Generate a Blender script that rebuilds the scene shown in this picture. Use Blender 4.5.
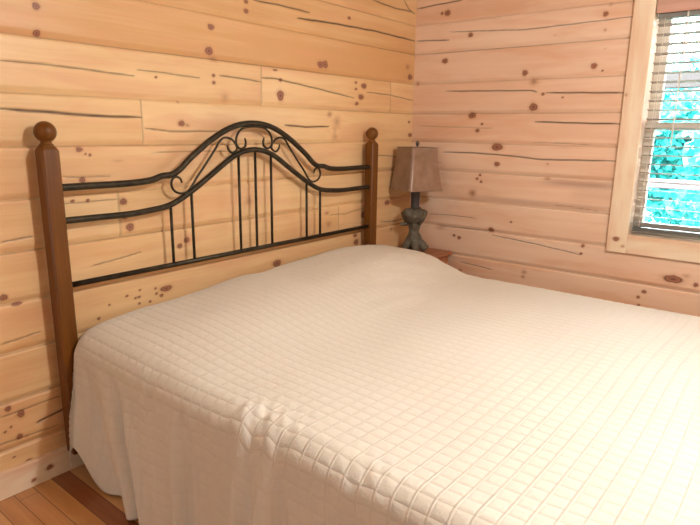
import bpy, math, random
import numpy as np
from mathutils import Vector, Matrix, Quaternion
PI = math.pi
sc = bpy.context.scene
for o in list(bpy.data.objects):
    bpy.data.objects.remove(o)

# ------------------------------------------------------------ camera
YAW, PIT, ROL, FPX = 0.8976, 0.2272, 0.0134, 573.84
cd = bpy.data.cameras.new('camera')
cam = bpy.data.objects.new('camera', cd)
sc.collection.objects.link(cam)
sc.camera = cam
d = Vector((math.sin(YAW)*math.cos(PIT), math.cos(YAW)*math.cos(PIT), -math.sin(PIT)))
r = d.cross(Vector((0, 0, 1))).normalized()
u = r.cross(d)
r2 = r*math.cos(ROL) + u*math.sin(ROL)
u2 = u*math.cos(ROL) - r*math.sin(ROL)
cam.matrix_world = Matrix(((r2.x, u2.x, -d.x, -0.9759), (r2.y, u2.y, -d.y, -2.2708), (r2.z, u2.z, -d.z, 1.4098), (0, 0, 0, 1)))
cd.sensor_width = 36.0
cd.lens = FPX*36.0/700.0
cd.clip_start = 0.02

# ------------------------------------------------------------ sky, daylight, ceiling lamp, exposure
XC = 2.558                       # inner face of the right wall
WY0, WY1, WZ0, WZ1 = -1.492, -2.39, 0.845, 2.10    # window opening in the right wall
w = bpy.data.worlds.new('sky')
sc.world = w
w.use_nodes = True
bg = w.node_tree.nodes['Background']
bg.inputs[0].default_value = (0.88, 0.95, 1.0, 1)
bg.inputs[1].default_value = 36.0

def area(name, loc, aim, sx, sy, power, col, portal=False, spread=180):
    l = bpy.data.lights.new(name, 'AREA')
    l.shape = 'RECTANGLE'
    l.size, l.size_y, l.energy, l.color = sx, sy, power, col
    l.spread = math.radians(spread)
    if portal:
        l.cycles.is_portal = True
    o = bpy.data.objects.new(name, l)
    sc.collection.objects.link(o)
    o.location = loc
    o.rotation_euler = (Vector(aim) - Vector(loc)).to_track_quat('-Z', 'Y').to_euler()
    return o

area('window_daylight_portal', (XC+0.19, (WY0+WY1)/2, (WZ0+WZ1)/2), (0, (WY0+WY1)/2, (WZ0+WZ1)/2), 0.86, 1.22, 1, (1, 1, 1), portal=True)
area('side_window_daylight_portal', (-4.39, -1.9, 1.55), (0, -1.9, 1.55), 0.60, 0.60, 1, (1, 1, 1), portal=True)
lamp = bpy.data.lights.new('ceiling_lamp_bulb', 'POINT')
lamp.energy = 112.0
lamp.color = (1.0, 0.965, 0.935)
lamp.shadow_soft_size = 0.05
lo = bpy.data.objects.new('ceiling_lamp_bulb', lamp)
sc.collection.objects.link(lo)
lo.location = (0.55, -2.75, 2.28)

vs = sc.view_settings
vs.view_transform = 'Standard'
vs.look = 'None'
vs.gamma = 1.0
vs.use_curve_mapping = False
vs.exposure = 0.10

# ------------------------------------------------------------ helpers
def tag(o, label=None, cat=None, group=None, kind=None):
    if label: o['label'] = label
    if cat: o['category'] = cat
    if group: o['group'] = group
    if kind: o['kind'] = kind
    return o

def empty(name, loc, rz=0.0):
    o = bpy.data.objects.new(name, None)
    sc.collection.objects.link(o)
    o.location = loc
    o.rotation_euler = (0, 0, rz)
    o.empty_display_size = 0.1
    return o

def link_mesh(name, me, mats, parent=None, smooth=False):
    if not isinstance(mats, (list, tuple)): mats = [mats]
    for m in mats: me.materials.append(m)
    if smooth:
        me.polygons.foreach_set('use_smooth', np.ones(len(me.polygons), dtype=bool))
    me.update()
    o = bpy.data.objects.new(name, me)
    sc.collection.objects.link(o)
    if parent: o.parent = parent
    return o

def catmull(P, n=8, closed=False):
    P = [Vector(p) for p in P]
    out = []
    N = len(P)
    rng = range(N if closed else N-1)
    for i in rng:
        p1, p2 = P[i], P[(i+1) % N]
        p0 = P[i-1] if (i > 0 or closed) else p1*2-p2
        p3 = P[(i+2) % N] if (i+2 < N or closed) else p2*2-p1
        for k in range(n):
            t = k/n
            out.append(0.5*((2*p1)+(p2-p0)*t+(2*p0-5*p1+4*p2-p3)*t*t+(3*p1-p0-3*p2+p3)*t**3))
    if not closed: out.append(P[-1])
    return out

class MB:
    """collects shapes and links them as one mesh object"""
    def __init__(s): s.v, s.f = [], []
    def add(s, vs_, fs):
        b = len(s.v)
        s.v += [tuple(v) for v in vs_]
        s.f += [tuple(b+i for i in f) for f in fs]
        return s
    def box(s, x0, x1, y0, y1, z0, z1, bev=0.0, M=None):
        x0, x1 = min(x0, x1), max(x0, x1); y0, y1 = min(y0, y1), max(y0, y1); z0, z1 = min(z0, z1), max(z0, z1)
        b = min(bev, (x1-x0)/2.01, (y1-y0)/2.01, (z1-z0)/2.01)
        if b <= 0:
            V = [(x, y, z) for z in (z0, z1) for y in (y0, y1) for x in (x0, x1)]
            F = [(0, 2, 3, 1), (4, 5, 7, 6), (0, 1, 5, 4), (2, 6, 7, 3), (0, 4, 6, 2), (1, 3, 7, 5)]
        else:
            V = []; idx = {}
            X, Y, Z = (x0, x1), (y0, y1), (z0, z1)
            for i in (0, 1):
                for j in (0, 1):
                    for k in (0, 1):
                        sx, sy, sz = (1-2*i)*b, (1-2*j)*b, (1-2*k)*b
                        for a in range(3):
                            p = [X[i], Y[j], Z[k]]
                            if a != 0: p[0] += sx
                            if a != 1: p[1] += sy
                            if a != 2: p[2] += sz
                            # vertex lying on face of axis a
                            idx[(i, j, k, a)] = len(V); V.append(tuple(p))
            F = []
            def q(*ks): F.append(tuple(idx[k] for k in ks))
            for i in (0, 1):
                q((i, 0, 0, 0), (i, 1, 0, 0), (i, 1, 1, 0), (i, 0, 1, 0))
                q((0, i, 0, 1), (1, i, 0, 1), (1, i, 1, 1), (0, i, 1, 1))
                q((0, 0, i, 2), (1, 0, i, 2), (1, 1, i, 2), (0, 1, i, 2))
            for i in (0, 1):
                for j in (0, 1):
                    q((i, j, 0, 0), (i, j, 1, 0), (i, j, 1, 1), (i, j, 0, 1))
                    q((i, 0, j, 0), (i, 1, j, 0), (i, 1, j, 2), (i, 0, j, 2))
                    q((0, i, j, 1), (1, i, j, 1), (1, i, j, 2), (0, i, j, 2))
            for i in (0, 1):
                for j in (0, 1):
                    for k in (0, 1):
                        q((i, j, k, 0), (i, j, k, 1), (i, j, k, 2))
            c = Vector(((x0+x1)/2, (y0+y1)/2, (z0+z1)/2))
            G = []
            for f in F:
                P = [Vector(V[n]) for n in f]
                nn = (P[1]-P[0]).cross(P[2]-P[0])
                m = sum(P, Vector())/len(P)
                G.append(f if nn.dot(m-c) > 0 else f[::-1])
            F = G
        if M is not None: V = [tuple(M @ Vector(v)) for v in V]
        return s.add(V, F)
    def tube(s, pts, rad, n=10, caps=True, up=Vector((0, 1, 0))):
        pts = [Vector(p) for p in pts]
        V, F = [], []
        N = len(pts)
        R = rad if isinstance(rad, (list, tuple)) else [rad]*N
        t0 = (pts[1]-pts[0]).normalized()
        a = up if abs(t0.dot(up)) < 0.95 else Vector((1, 0, 0))
        nrm = (a - t0*a.dot(t0)).normalized()
        for i, p in enumerate(pts):
            t = (pts[min(i+1, N-1)]-pts[max(i-1, 0)]).normalized()
            nrm = (nrm - t*nrm.dot(t)).normalized()
            bn = t.cross(nrm)
            for k in range(n):
                an = 2*PI*k/n
                V.append(p+nrm*math.cos(an)*R[i]+bn*math.sin(an)*R[i])
        for i in range(N-1):
            for k in range(n):
                F.append((i*n+k, i*n+(k+1) % n, (i+1)*n+(k+1) % n, (i+1)*n+k))
        if caps:
            F.append(tuple(range(n))[::-1]); F.append(tuple((N-1)*n+k for k in range(n)))
        return s.add(V, F)
    def lathe(s, prof, n=28, c=(0, 0, 0)):
        V, F = [], []
        for (rr, z) in prof:
            for k in range(n):
                an = 2*PI*k/n
                V.append((c[0]+rr*math.cos(an), c[1]+rr*math.sin(an), c[2]+z))
        for i in range(len(prof)-1):
            for k in range(n):
                F.append((i*n+k, i*n+(k+1) % n, (i+1)*n+(k+1) % n, (i+1)*n+k))
        F.append(tuple(range(n))[::-1]); F.append(tuple((len(prof)-1)*n+k for k in range(n)))
        return s.add(V, F)
    def loft(s, rings, caps=True):
        n = len(rings[0]); V = [p for rg in rings for p in rg]; F = []
        for i in range(len(rings)-1):
            for k in range(n):
                F.append((i*n+k, i*n+(k+1) % n, (i+1)*n+(k+1) % n, (i+1)*n+k))
        if caps:
            F.append(tuple(range(n))[::-1]); F.append(tuple((len(rings)-1)*n+k for k in range(n)))
        return s.add(V, F)
    def build(s, name, mat, parent=None, smooth=False, auto=None):
        me = bpy.data.meshes.new(name)
        me.from_pydata(s.v, [], s.f)
        me.validate()
        o = link_mesh(name, me, mat, parent, smooth)
        if auto is not None:
            me.polygons.foreach_set('use_smooth', np.ones(len(me.polygons), dtype=bool))
            me.set_sharp_from_angle(angle=math.radians(auto))
        return o

# ------------------------------------------------------------ materials
def mat(name, base=(0.5, 0.5, 0.5), rough=0.5, metal=0.0, spec=0.5):
    m = bpy.data.materials.new(name)
    m.use_nodes = True
    b = m.node_tree.nodes['Principled BSDF']
    b.inputs['Base Color'].default_value = (*base, 1)
    b.inputs['Roughness'].default_value = rough
    b.inputs['Metallic'].default_value = metal
    b.inputs['Specular IOR Level'].default_value = spec
    return m, m.node_tree, b

class NT:
    def __init__(s, nt): s.nt = nt; s.L = nt.links
    def n(s, typ, **kw):
        nd = s.nt.nodes.new(typ)
        for k, v in kw.items(): setattr(nd, k, v)
        return nd
    def link(s, a, b): s.L.new(a, b)
    def put(s, sock, v):
        if isinstance(v, bpy.types.NodeSocket): s.L.new(v, sock)
        elif isinstance(v, (tuple, list)) and len(v) == 3 and sock.type == 'RGBA': sock.default_value = (*v, 1)
        else: sock.default_value = v
    def math(s, op, a, b=0.0, c=0.0, clamp=False):
        nd = s.n('ShaderNodeMath', operation=op); nd.use_clamp = clamp
        s.put(nd.inputs[0], a); s.put(nd.inputs[1], b); s.put(nd.inputs[2], c)
        return nd.outputs[0]
    def mix(s, f, a, b, blend='MIX'):
        nd = s.n('ShaderNodeMix', data_type='RGBA', blend_type=blend)
        nd.clamp_factor = True
        s.put(nd.inputs[0], f); s.put(nd.inputs[6], a); s.put(nd.inputs[7], b)
        return nd.outputs[2]
    def ramp(s, f, stops, interp='LINEAR'):
        nd = s.n('ShaderNodeValToRGB'); cr = nd.color_ramp; cr.interpolation = interp
        while len(cr.elements) < len(stops): cr.elements.new(0.5)
        for e, (p, c) in zip(cr.elements, stops):
            e.position = p; e.color = (*c, 1) if len(c) == 3 else c
        s.put(nd.inputs[0], f)
        return nd.outputs[0]
    def noise(s, vec, scale=5, detail=4, rough=0.5, dist=0.0):
        nd = s.n('ShaderNodeTexNoise')
        s.put(nd.inputs['Vector'], vec); nd.inputs['Scale'].default_value = scale
        nd.inputs['Detail'].default_value = detail; nd.inputs['Roughness'].default_value = rough
        nd.inputs['Distortion'].default_value = dist
        return nd.outputs[0]
    def xyz(s, x, y, z):
        nd = s.n('ShaderNodeCombineXYZ'); s.put(nd.inputs[0], x); s.put(nd.inputs[1], y); s.put(nd.inputs[2], z)
        return nd.outputs[0]
    def sep(s, v):
        nd = s.n('ShaderNodeSeparateXYZ'); s.put(nd.inputs[0], v); return nd.outputs
    def attr(s, name):
        nd = s.n('ShaderNodeAttribute', attribute_name=name); return nd
    def bump(s, h, strength=0.3, dist=0.01, normal=None):
        nd = s.n('ShaderNodeBump'); nd.inputs['Strength'].default_value = strength
        nd.inputs['Distance'].default_value = dist; s.put(nd.inputs['Height'], h)
        if normal is not None: s.put(nd.inputs['Normal'], normal)
        return nd.outputs[0]

def log_pine(name, light, dark, rough=0.42):
    """knotty pine: attribute wa = (knot, halo, crack, tone), wb = (warped height, stain, along, board)"""
    m, nt, b = mat(name, rough=rough)
    N = NT(nt)
    a1 = N.attr('wa'); a2 = N.attr('wb')
    k, halo, crack = N.sep(a1.outputs['Vector'])[0:3]
    tone = a1.outputs['Alpha']
    gz, stain, along = N.sep(a2.outputs['Vector'])[0:3]
    board = a2.outputs['Alpha']
    v1 = N.xyz(N.math('MULTIPLY', along, 1.0), N.math('MULTIPLY', gz, 16.0), N.math('MULTIPLY', board, 7.3))
    v2 = N.xyz(N.math('MULTIPLY', along, 2.2), N.math('MULTIPLY', gz, 110.0), N.math('MULTIPLY', board, 3.1))
    g1 = N.noise(v1, 1.0, 4, 0.55, 0.35)
    g2 = N.noise(v2, 1.0, 3, 0.6, 0.1)
    g3 = N.noise(N.xyz(along, N.math('MULTIPLY', gz, 3.0), board), 1.3, 2, 0.5)
    f = N.math('ADD', N.math('MULTIPLY', g1, 0.60), N.math('ADD', N.math('MULTIPLY', g2, 0.25), N.math('MULTIPLY', g3, 0.55)))
    f = N.math('ADD', f, N.math('MULTIPLY', N.math('SUBTRACT', tone, 0.5), 0.55))
    col = N.ramp(f, [(0.38, light), (0.66, tuple(0.55*l+0.45*q for l, q in zip(light, dark))), (0.95, dark)])
    hue = N.noise(N.xyz(N.math('MULTIPLY', along, 1.6), N.math('MULTIPLY', gz, 9.0), N.math('MULTIPLY', board, 5.7)), 1.0, 3, 0.6, 0.4)
    col = N.mix(N.ramp(hue, [(0.48, (0, 0, 0)), (0.68, (0.55, 0.55, 0.55))]), col, (0.74, 0.40, 0.22))
    col = N.mix(N.math('MULTIPLY', halo, 0.75), col, (0.56, 0.26, 0.12))
    col = N.mix(stain, col, (0.27, 0.085, 0.040))
    kc = N.ramp(k, [(0.0, (0.50, 0.24, 0.12)), (0.30, (0.15, 0.052, 0.030)), (0.50, (0.40, 0.17, 0.095)), (0.8, (0.30, 0.115, 0.065)), (1.0, (0.15, 0.05, 0.03))])
    kn_ = N.noise(v2, 2.0, 2, 0.6)
    col = N.mix(N.math('MULTIPLY', k, 3.2, clamp=True), col, kc)
    col = N.mix(N.math('MULTIPLY', crack, 0.92), col, (0.055, 0.020, 0.010))
    N.put(b.inputs['Base Color'], col)
    N.put(b.inputs['Normal'], N.bump(N.math('ADD', g2, N.math('MULTIPLY', kn_, 0.3)), 0.10, 0.003))
    return m

LIGHT = (0.90, 0.67, 0.37)
DARK = (0.70, 0.41, 0.18)
M = {}
M['pine_back'] = log_pine('knotty_pine_logs', LIGHT, DARK)
M['pine_right'] = log_pine('knotty_pine_logs_rosy_glare', (0.91, 0.70, 0.53), (0.79, 0.51, 0.34))  # same logs made paler and rosier: window glare put into the colour
M['pine_trim'] = log_pine('pale_pine_trim', (0.93, 0.82, 0.63), (0.87, 0.70, 0.49))

def wood(name, light, dark, axis=2, scale=1.0, rough=0.35, fine=60):
    m, nt, b = mat(name, rough=rough)
    N = NT(nt)
    tc = N.n('ShaderNodeTexCoord')
    s3 = list(N.sep(tc.outputs['Object'])[0:3])
    vv = [N.math('MULTIPLY', q, (1.5 if i == axis else 22.0)*scale) for i, q in enumerate(s3)]
    v2 = [N.math('MULTIPLY', q, (3.0 if i == axis else fine*2)*scale) for i, q in enumerate(s3)]
    g = N.noise(N.xyz(*vv), 1.0, 4, 0.55, 0.5)
    g2 = N.noise(N.xyz(*v2), 1.0, 3, 0.6)
    f = N.math('ADD', N.math('MULTIPLY', g, 0.7), N.math('MULTIPLY', g2, 0.35))
    N.put(b.inputs['Base Color'], N.ramp(f, [(0.32, light), (0.72, dark)]))
    N.put(b.inputs['Normal'], N.bump(g2, 0.08, 0.002))
    return m
M['post'] = wood('brown_stained_bed_wood', (0.205, 0.074, 0.008), (0.10, 0.032, 0.004), 2, 1.0, 0.42)
for nd_ in M['post'].node_tree.nodes:
    if nd_.type == 'BSDF_PRINCIPLED': nd_.inputs['Specular IOR Level'].default_value = 0.3
M['stand'] = wood('reddish_nightstand_wood', (0.50, 0.20, 0.085), (0.30, 0.105, 0.045), 0, 1.0, 0.4)
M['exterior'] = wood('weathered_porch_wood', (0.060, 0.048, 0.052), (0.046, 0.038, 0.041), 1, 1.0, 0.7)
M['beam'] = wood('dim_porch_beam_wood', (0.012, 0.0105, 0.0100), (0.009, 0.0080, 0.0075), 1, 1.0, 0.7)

m, nt, b = mat('dark_bronze_iron', (0.035, 0.026, 0.018), 0.42, 0.55, 0.5)
N = NT(nt); tc = N.n('ShaderNodeTexCoord')
g = N.noise(tc.outputs['Object'], 35, 4, 0.6)
N.put(b.inputs['Base Color'], N.ramp(g, [(0.35, (0.024, 0.019, 0.012)), (0.7, (0.060, 0.050, 0.030))]))
N.put(b.inputs['Normal'], N.bump(g, 0.15, 0.002))
M['iron'] = m

# quilted cotton: stitch lines from the cloth's own uv (metres)
def cloth_mat():
    m, nt, b = mat('cream_quilted_cotton', (0.80, 0.72, 0.58), 0.72, 0, 0.3)
    N = NT(nt)
    uv = N.n('ShaderNodeUVMap', uv_map='cloth')
    s_, t_, _ = N.sep(uv.outputs[0])[0:3]
    def line(x, q):
        fr = N.math('FRACT', N.math('DIVIDE', x, q))
        dd = N.math('MULTIPLY', N.math('SUBTRACT', 0.5, N.math('ABSOLUTE', N.math('SUBTRACT', fr, 0.5))), q)  # metres to the nearest line
        return dd
    dmin = N.math('MINIMUM', line(s_, 0.043), line(t_, 0.048))
    seam = N.math('SUBTRACT', 1.0, N.math('DIVIDE', dmin, 0.0042), clamp=True)
    puff = N.math('POWER', N.math('MINIMUM', N.math('DIVIDE', dmin, 0.010), 1.0), 0.5)
    flat = N.n('ShaderNodeMapRange'); flat.interpolation_type = 'SMOOTHSTEP'
    N.put(flat.inputs[0], s_); flat.inputs[1].default_value = -0.20; flat.inputs[2].default_value = -0.02; flat.inputs[3].default_value = 0.40; flat.inputs[4].default_value = 1.0
    ridge = N.math('SUBTRACT', 1.0, N.math('DIVIDE', line(t_, 0.048), 0.0045), clamp=True)
    puff = N.math('ADD', puff, N.math('MULTIPLY', ridge, 1.35))
    puff = N.math('MULTIPLY', puff, flat.outputs[0])
    weave = N.noise(uv.outputs[0], 420, 2, 0.6)
    crink = N.noise(uv.outputs[0], 60, 5, 0.65, 0.8)
    h = N.math('ADD', N.math('MULTIPLY', puff, 1.0), N.math('ADD', N.math('MULTIPLY', crink, 0.75), N.math('MULTIPLY', weave, 0.05)))
    N.put(b.inputs['Normal'], N.bump(h, 0.7, 0.0036))
    big = N.noise(uv.outputs[0], 3.0, 3, 0.5)
    col = N.ramp(big, [(0.3, (0.80, 0.775, 0.69)), (0.7, (0.77, 0.74, 0.65))])
    col = N.mix(N.math('MULTIPLY', seam, 0.22), col, (0.70, 0.62, 0.49))
    N.put(b.inputs['Base Color'], col)
    b.inputs['Sheen Weight'].default_value = 0.25
    b.inputs['Sheen Roughness'].default_value = 0.4
    return m
M['cloth'] = cloth_mat()

m, nt, b = mat('parchment_shade', (0.40, 0.26, 0.15), 0.26, 0, 0.5)
N = NT(nt); tc = N.n('ShaderNodeTexCoord')
g = N.noise(tc.outputs['Object'], 9, 5, 0.65, 0.6)
N.put(b.inputs['Base Color'], N.ramp(g, [(0.3, (0.33, 0.205, 0.135)), (0.7, (0.23, 0.135, 0.085))]))
b.inputs['Coat Weight'].default_value = 0.7; b.inputs['Coat Roughness'].default_value = 0.22
M['shade'] = m
m, nt, b = mat('verdigris_lamp_base', (0.10, 0.11, 0.09), 0.6, 0, 0.4)
N = NT(nt); tc = N.n('ShaderNodeTexCoord')
g = N.noise(tc.outputs['Object'], 22, 5, 0.65, 0.8)
N.put(b.inputs['Base Color'], N.ramp(g, [(0.3, (0.055, 0.040, 0.028)), (0.5, (0.13, 0.115, 0.080)), (0.75, (0.20, 0.20, 0.16))]))
N.put(b.inputs['Normal'], N.bump(g, 0.6, 0.008))
M['lampbase'] = m
M['lampneck'] = mat('dark_lamp_neck', (0.045, 0.035, 0.035), 0.5)[0]
M['trim_edge'] = mat('shade_trim_brown', (0.17, 0.10, 0.06), 0.5)[0]

def plank_mat(name, wid, cols, rough, axis=0, lenp=1.3, fixed=None):
    m, nt, b = mat(name, rough=rough)
    N = NT(nt)
    tc = N.n('ShaderNodeTexCoord')
    x, y, z = N.sep(tc.outputs['Object'])[0:3]
    if axis == 1: x, y = y, x
    bx = N.math('DIVIDE', N.math('ADD', x, 0.0985+wid*20), wid)
    bi = N.math('FLOOR', bx); fx = N.math('FRACT', bx)
    wn0 = N.n('ShaderNodeTexWhiteNoise', noise_dimensions='1D'); N.put(wn0.inputs['W'], bi)
    by = N.math('DIVIDE', N.math('ADD', y, N.math('MULTIPLY', wn0.outputs[0], 3.0)), lenp)
    byi = N.math('FLOOR', by); fy = N.math('FRACT', by)
    wn = N.n('ShaderNodeTexWhiteNoise', noise_dimensions='2D')
    N.put(wn.inputs['Vector'], N.xyz(bi, byi, 0.0))
    rnd = wn.outputs[0]
    if fixed:
        for bid, val in fixed: rnd = N.math('ADD', N.math('MULTIPLY', rnd, N.math('SUBTRACT', 1.0, N.math('COMPARE', bi, bid, 0.5))), N.math('MULTIPLY', N.math('COMPARE', bi, bid, 0.5), val))
    g = N.noise(N.xyz(N.math('MULTIPLY', x, 24), N.math('MULTIPLY', y, 1.8), N.math('MULTIPLY', rnd, 20)), 1.0, 4, 0.6, 0.6)
    g2 = N.noise(N.xyz(N.math('MULTIPLY', x, 160), N.math('MULTIPLY', y, 5), rnd), 1.0, 2, 0.6)
    f = N.math('ADD', N.math('MULTIPLY', rnd, 0.60), N.math('ADD', N.math('MULTIPLY', g, 0.36), N.math('MULTIPLY', g2, 0.12)))
    col = N.ramp(f, cols)
    e1 = N.math('MULTIPLY', N.math('SUBTRACT', 0.5, N.math('ABSOLUTE', N.math('SUBTRACT', fx, 0.5))), wid)
    e2 = N.math('MULTIPLY', N.math('SUBTRACT', 0.5, N.math('ABSOLUTE', N.math('SUBTRACT', fy, 0.5))), lenp)
    gap = N.math('SUBTRACT', 1.0, N.math('DIVIDE', N.math('MINIMUM', e1, e2), 0.0022), clamp=True)
    col = N.mix(gap, col, (0.06, 0.022, 0.012))
    vo = N.n('ShaderNodeTexVoronoi'); N.put(vo.inputs['Vector'], N.xyz(N.math('MULTIPLY', x, 9), N.math('MULTIPLY', y, 5), 0.0)); vo.inputs['Scale'].default_value = 0.7
    kn = N.math('SUBTRACT', 1.0, N.math('DIVIDE', vo.outputs['Distance'], 0.07), clamp=True)
    col = N.mix(kn, col, (0.12, 0.04, 0.02))
    N.put(b.inputs['Base Color'], col)
    N.put(b.inputs['Normal'], N.bump(N.math('SUBTRACT', g2, N.math('MULTIPLY', gap, 3.0)), 0.12, 0.003))
    return m
M['floor'] = plank_mat('wood_floor_planks', 0.072, [(0.15, (0.80, 0.52, 0.25)), (0.45, (0.62, 0.31, 0.12)), (0.85, (0.30, 0.105, 0.04))], 0.28, fixed=((19, 0.30), (20, 0.95), (21, 0.12), (18, 0.55)))
M['ceiling'] = plank_mat('pine_ceiling_boards', 0.14, [(0.1, (0.60, 0.50, 0.39)), (0.9, (0.52, 0.41, 0.30))], 0.5)

m, nt, b = mat('window_glass', (1, 1, 1), 0.02)
N = NT(nt); out = nt.nodes['Material Output']
tr = N.n('ShaderNodeBsdfTransparent'); gl = N.n('ShaderNodeBsdfGlossy'); gl.inputs['Roughness'].default_value = 0.02
fr = N.n('ShaderNodeFresnel'); fr.inputs[0].default_value = 1.5
mx = N.n('ShaderNodeMixShader'); N.link(N.math('MULTIPLY', fr.outputs[0], 0.8), mx.inputs[0]); N.link(tr.outputs[0], mx.inputs[1]); N.link(gl.outputs[0], mx.inputs[2])
N.link(mx.outputs[0], out.inputs[0]); nt.nodes.remove(b)
M['glass'] = m
M['sash'] = mat('pale_greenish_sash', (0.62, 0.56, 0.47), 0.45)[0]
M['jamb'] = mat('pinkish_jamb', (0.84, 0.68, 0.54), 0.5)[0]
M['blind'] = mat('taupe_blind_slat', (0.34, 0.28, 0.23), 0.45)[0]
M['blind_dark'] = mat('grey_blind_rail', (0.20, 0.20, 0.18), 0.5)[0]
M['valance'] = wood('pinkish_wood_valance', (0.66, 0.40, 0.31), (0.52, 0.29, 0.21), 1, 1.0, 0.5)
M['cord'] = mat('pale_cord', (0.70, 0.64, 0.56), 0.8)[0]
M['knob'] = mat('dark_metal_knob', (0.05, 0.04, 0.03), 0.35, 0.8)[0]
M['outlet'] = mat('white_plastic', (0.8, 0.78, 0.74), 0.4)[0]
M['mattress'] = mat('white_mattress_ticking', (0.75, 0.74, 0.70), 0.8)[0]
m, nt, b = mat('turquoise_green_leaves', (0.1, 0.5, 0.4), 0.5)
N = NT(nt); tc = N.n('ShaderNodeTexCoord')
g = N.noise(tc.outputs['Object'], 1.6, 3, 0.6)
N.put(b.inputs['Base Color'], N.ramp(g, [(0.3, (0.006, 0.34, 0.33)), (0.58, (0.04, 0.52, 0.49)), (0.70, (0.42, 0.60, 0.58))]))  # palest stop paints sunlit patches into the leaf colour
b.inputs['Transmission Weight'].default_value = 0.0
M['leaf'] = m
M['bark'] = mat('grey_brown_bark', (0.22, 0.17, 0.13), 0.9)[0]
M['grass'] = mat('lawn_green', (0.03, 0.14, 0.11), 0.9)[0]

# knots and checks of the logs (metres along the wall, height, half sizes, strength)
KNOTS_BACK= [[0.043,1.828,0.014,0.0136,1.0],[0.037,1.736,0.0141,0.0124,1.0],[0.516,1.62,0.0064,0.0054,1.0],[0.621,1.521,0.0063,0.0052,0.7],[0.633,1.428,0.0187,0.0132,1.0],[0.663,1.421,0.0136,0.0089,0.6],[1.037,2.008,0.014,0.01,1.0],[1.036,1.965,0.016,0.0114,1.0],[0.819,1.863,0.02,0.0139,0.8],[0.803,1.757,0.024,0.0185,1.0],[0.831,1.724,0.0292,0.0134,0.5],[1.832,2.05,0.015,0.0088,1.0],[1.58,1.767,0.0272,0.0194,1.0],[1.619,1.771,0.026,0.0217,0.9],[0.824,1.65,0.0099,0.0077,1.0],[0.824,1.618,0.01,0.0077,1.0],[1.224,1.708,0.018,0.005,0.8],[1.263,1.661,0.0125,0.0086,1.0],[1.261,1.582,0.0266,0.0281,0.8],[0.888,1.554,0.0244,0.0233,0.35],[1.907,1.692,0.0129,0.0076,1.0],[1.908,1.654,0.0129,0.0076,1.0],[1.988,1.677,0.0287,0.0167,0.8],[1.959,1.609,0.0285,0.0167,0.9],[1.91,1.565,0.013,0.0077,1.0],[1.66,1.496,0.0207,0.0159,0.6],[1.729,1.454,0.0325,0.0348,0.4],[1.712,1.367,0.0278,0.0205,0.4],[1.711,1.407,0.0185,0.0524,0.25],[2.098,1.392,0.0437,0.0253,0.8],[2.472,1.832,0.0247,0.0193,0.6],[2.507,1.769,0.0289,0.0196,0.8],[0.152,1.32,0.0144,0.0096,1.0],[0.194,1.298,0.0062,0.0059,0.9],[0.176,1.302,0.0049,0.0047,0.8],[0.154,1.201,0.0129,0.0126,1.0],[0.106,1.121,0.0087,0.0055,1.0],[0.168,1.118,0.007,0.0068,1.0],[0.322,1.1,0.0173,0.0144,1.0],[0.322,1.038,0.0183,0.0128,1.0],[0.344,0.988,0.0196,0.0182,0.9],[0.629,0.891,0.0167,0.0134,1.0],[0.589,0.868,0.0153,0.0123,1.0],[0.504,0.679,0.0343,0.0143,0.8],[0.362,0.669,0.0087,0.0055,0.9],[0.476,0.652,0.0104,0.0076,1.0],[0.447,0.691,0.0061,0.0056,1.0],[0.451,0.666,0.0072,0.0056,1.0],[0.305,0.686,0.0075,0.0054,0.9],[0.345,0.668,0.0062,0.005,0.8],[0.369,0.7,0.0063,0.0046,0.9],[0.415,0.636,0.007,0.0056,0.9],[0.362,0.639,0.0063,0.0051,0.9],[0.222,0.665,0.0049,0.0044,0.8],[0.17,0.617,0.0073,0.0061,1.0],[-0.182,0.788,0.015,0.012,1.0],[-0.139,0.753,0.0207,0.0061,0.9],[-0.216,0.352,0.0109,0.012,0.9],[-0.173,0.315,0.0141,0.0163,1.0],[-0.214,0.275,0.0048,0.0049,1.0],[-0.236,0.263,0.0061,0.004,1.0],[-0.188,0.223,0.0119,0.0124,1.0],[-0.166,0.105,0.0162,0.0102,0.9],[-0.162,0.214,0.0072,0.0083,0.4],[-0.217,0.147,0.0052,0.0041,0.9],[1.022,1.042,0.0273,0.026,0.45],[0.939,1.125,0.0195,0.0126,0.5],[1.216,0.675,0.0324,0.0218,1.0],[1.231,0.626,0.0203,0.0116,0.8],[1.665,1.499,0.0225,0.0142,0.5],[1.92,1.569,0.017,0.0101,1.0],[2.533,1.379,0.0259,0.0138,1.0],[2.514,1.468,0.0154,0.0082,0.8],[2.002,0.866,0.0217,0.0232,0.8],[1.92,0.74,0.0211,0.0119,0.9],[1.932,0.695,0.0266,0.0201,0.8],[1.641,0.916,0.0231,0.0122,0.6],[1.657,0.846,0.0281,0.0186,0.5],[2.273,0.924,0.0313,0.0181,0.9],[2.331,0.731,0.0249,0.0144,0.7],[0.312,1.271,0.0267,0.0061,0.3],[1.096,1.382,0.0967,0.0151,0.35]]
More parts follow.
